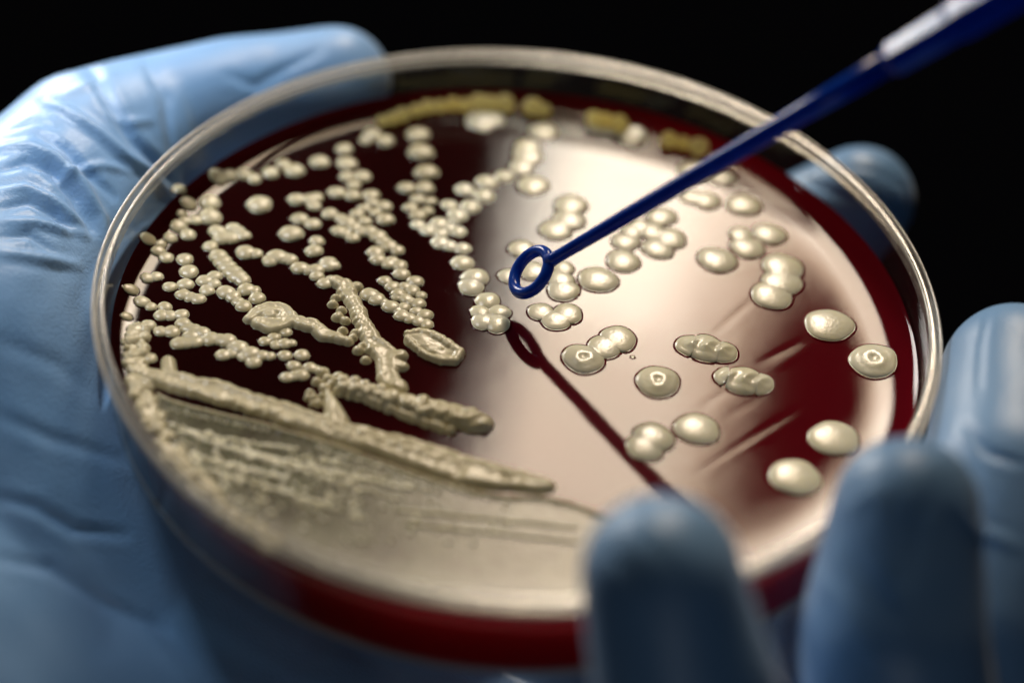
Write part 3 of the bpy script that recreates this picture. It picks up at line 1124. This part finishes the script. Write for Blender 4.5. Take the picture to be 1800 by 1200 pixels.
hand = capsule_chain(hand_chains, 'gloved_hand', .042, 22)
FOLDS = [
    ([(78, 178), (120, 195), (175, 232), (220, 272), (265, 302), (300, 340)], .10, .13),
    ([(60, 170), (110, 170), (172, 140)], .09, .05),
    ([(160, 122), (180, 158), (205, 200), (235, 245), (275, 283), (312, 325)], .11, -.13),
    ([(258, 110), (275, 145), (292, 170), (300, 230), (310, 300)], .10, -.07),
    ([(310, 150), (330, 210), (340, 260)], .10, .04),
    ([(0, 262), (50, 255), (97, 275), (144, 323), (178, 380), (190, 430)], .11, .14),
    ([(70, 235), (110, 262), (150, 300), (200, 345)], .09, -.09),
    ([(0, 300), (45, 285), (85, 298), (130, 345), (160, 400)], .10, -.13),
    ([(0, 338), (47, 331), (92, 352), (144, 393)], .07, .10),
    ([(0, 368), (50, 356), (95, 378), (130, 410)], .08, -.11),
    ([(0, 392), (60, 392), (110, 404), (150, 412)], .07, .09),
    ([(0, 418), (50, 415), (90, 440)], .07, -.08),
    ([(0, 445), (60, 455), (135, 465)], .08, .09),
    ([(88, 330), (130, 300), (180, 290), (230, 300)], .07, .05),
    ([(20, 230), (60, 215), (100, 225)], .06, -.05),
    ([(400, 130), (450, 150), (520, 110), (560, 90)], .10, -.05),
    ([(190, 200), (230, 215), (270, 210)], .08, .04),
    ([(1738, 540), (1724, 600), (1718, 690)], .06, -.025),
    ([(1350, 310), (1430, 322), (1490, 350), (1540, 352)], .08, -.05),
    ([(1560, 300), (1590, 330), (1600, 380)], .08, -.03),
    ([(1480, 900), (1540, 860), (1550, 920), (1560, 1000)], .08, .03),
    ([(1062, 955), (1105, 990), (1170, 1080)], .08, -.045),
    ([(1095, 900), (1150, 925), (1215, 985)], .07, .03),
    ([(1475, 910), (1505, 990), (1570, 1090)], .08, -.05),
    ([(1650, 845), (1612, 920), (1600, 1020)], .07, -.04),
    ([(1430, 1010), (1480, 1060), (1540, 1160)], .08, .04),
    ([(1690, 740), (1735, 795), (1798, 815)], .07, -.045),
    ([(1680, 880), (1720, 930), (1790, 960)], .08, .04),
    ([(1490, 290), (1540, 300), (1585, 335)], .06, -.03),
    ([(0, 600), (100, 640), (160, 690)], .12, -.03),
    ([(0, 730), (90, 770), (190, 800), (220, 810)], .10, -.04),
    ([(0, 875), (60, 890), (130, 930), (220, 940)], .09, -.07),
    ([(0, 980), (90, 1000), (180, 1060), (290, 1110)], .10, -.06),
    ([(100, 940), (170, 1000), (230, 1080), (330, 1190)], .12, .04),
]
wrinkle(hand, FOLDS, 3)
away_from_dish(hand)
hand.data.materials.clear()
hand.data.materials.append(M_GLOVE)
hand['label'] = 'left hand in blue nitrile glove gripping the petri dish from below and both sides'
hand['category'] = 'hand'

# right hand, holding the grip of the loop, mostly beyond the upper right corner
gp = [along(s) for s in np.linspace(7.3, 13.5, 8)]


def off(s, a, b):
    """Point beside the grip: s along it, a across, b towards the camera side."""
    p = along(s)
    ax = np.cross(Lu, [0, 0, 1]); ax /= np.linalg.norm(ax)
    bx = np.cross(ax, Lu)
    return tuple(p + a * ax + b * bx)


rh = [
    [(off(7.75, .62, .15), .50), (off(8.9, .85, .35), .60), (off(10.6, 1.5, .9), .70), (off(12.6, 3.2, .2), 1.1)],
    [(off(7.75, -.68, .1), .52), (off(9.0, -.95, .45), .62), (off(11.2, -1.4, 1.6), .72), (off(13.6, -.2, 1.6), 1.0), (off(13.8, 1.6, 1.2), 1.4)],
    [(off(8.6, -.2, -.75), .50), (off(9.8, -.7, -1.0), .60), (off(12.0, -1.5, .0), .72), (off(14.2, -.2, .6), 1.0)],
    [(off(10.2, .7, -1.0), .50), (off(10.9, -.4, -1.6), .60), (off(12.8, -1.2, -1.2), .72), (off(14.8, 0, -.3), 1.0)],
    [(off(11.4, 1.2, -1.3), .45), (off(12.0, .3, -2.1), .55), (off(13.8, -.6, -2.0), .66), (off(15.3, .6, -1.1), 1.0)],
    [(off(12.6, 3.2, .2), 1.1), (off(13.8, 1.6, 1.2), 1.4), (off(14.8, 1.0, -.3), 1.5), (off(15.6, 2.6, -1.0), 1.4), (off(12.6, 3.2, .2), 1.1)],
    [(off(14.8, 1.6, 0), 1.6), (off(19, 3.4, -.8), 1.9)],
]
hand2 = capsule_chain(rh, 'gloved_hand', .08, 10)
hand2.data.materials.clear()
hand2.data.materials.append(M_GLOVE)
hand2['label'] = 'right hand in blue nitrile glove holding the handle of the loop at the upper corner'
hand2['category'] = 'hand'
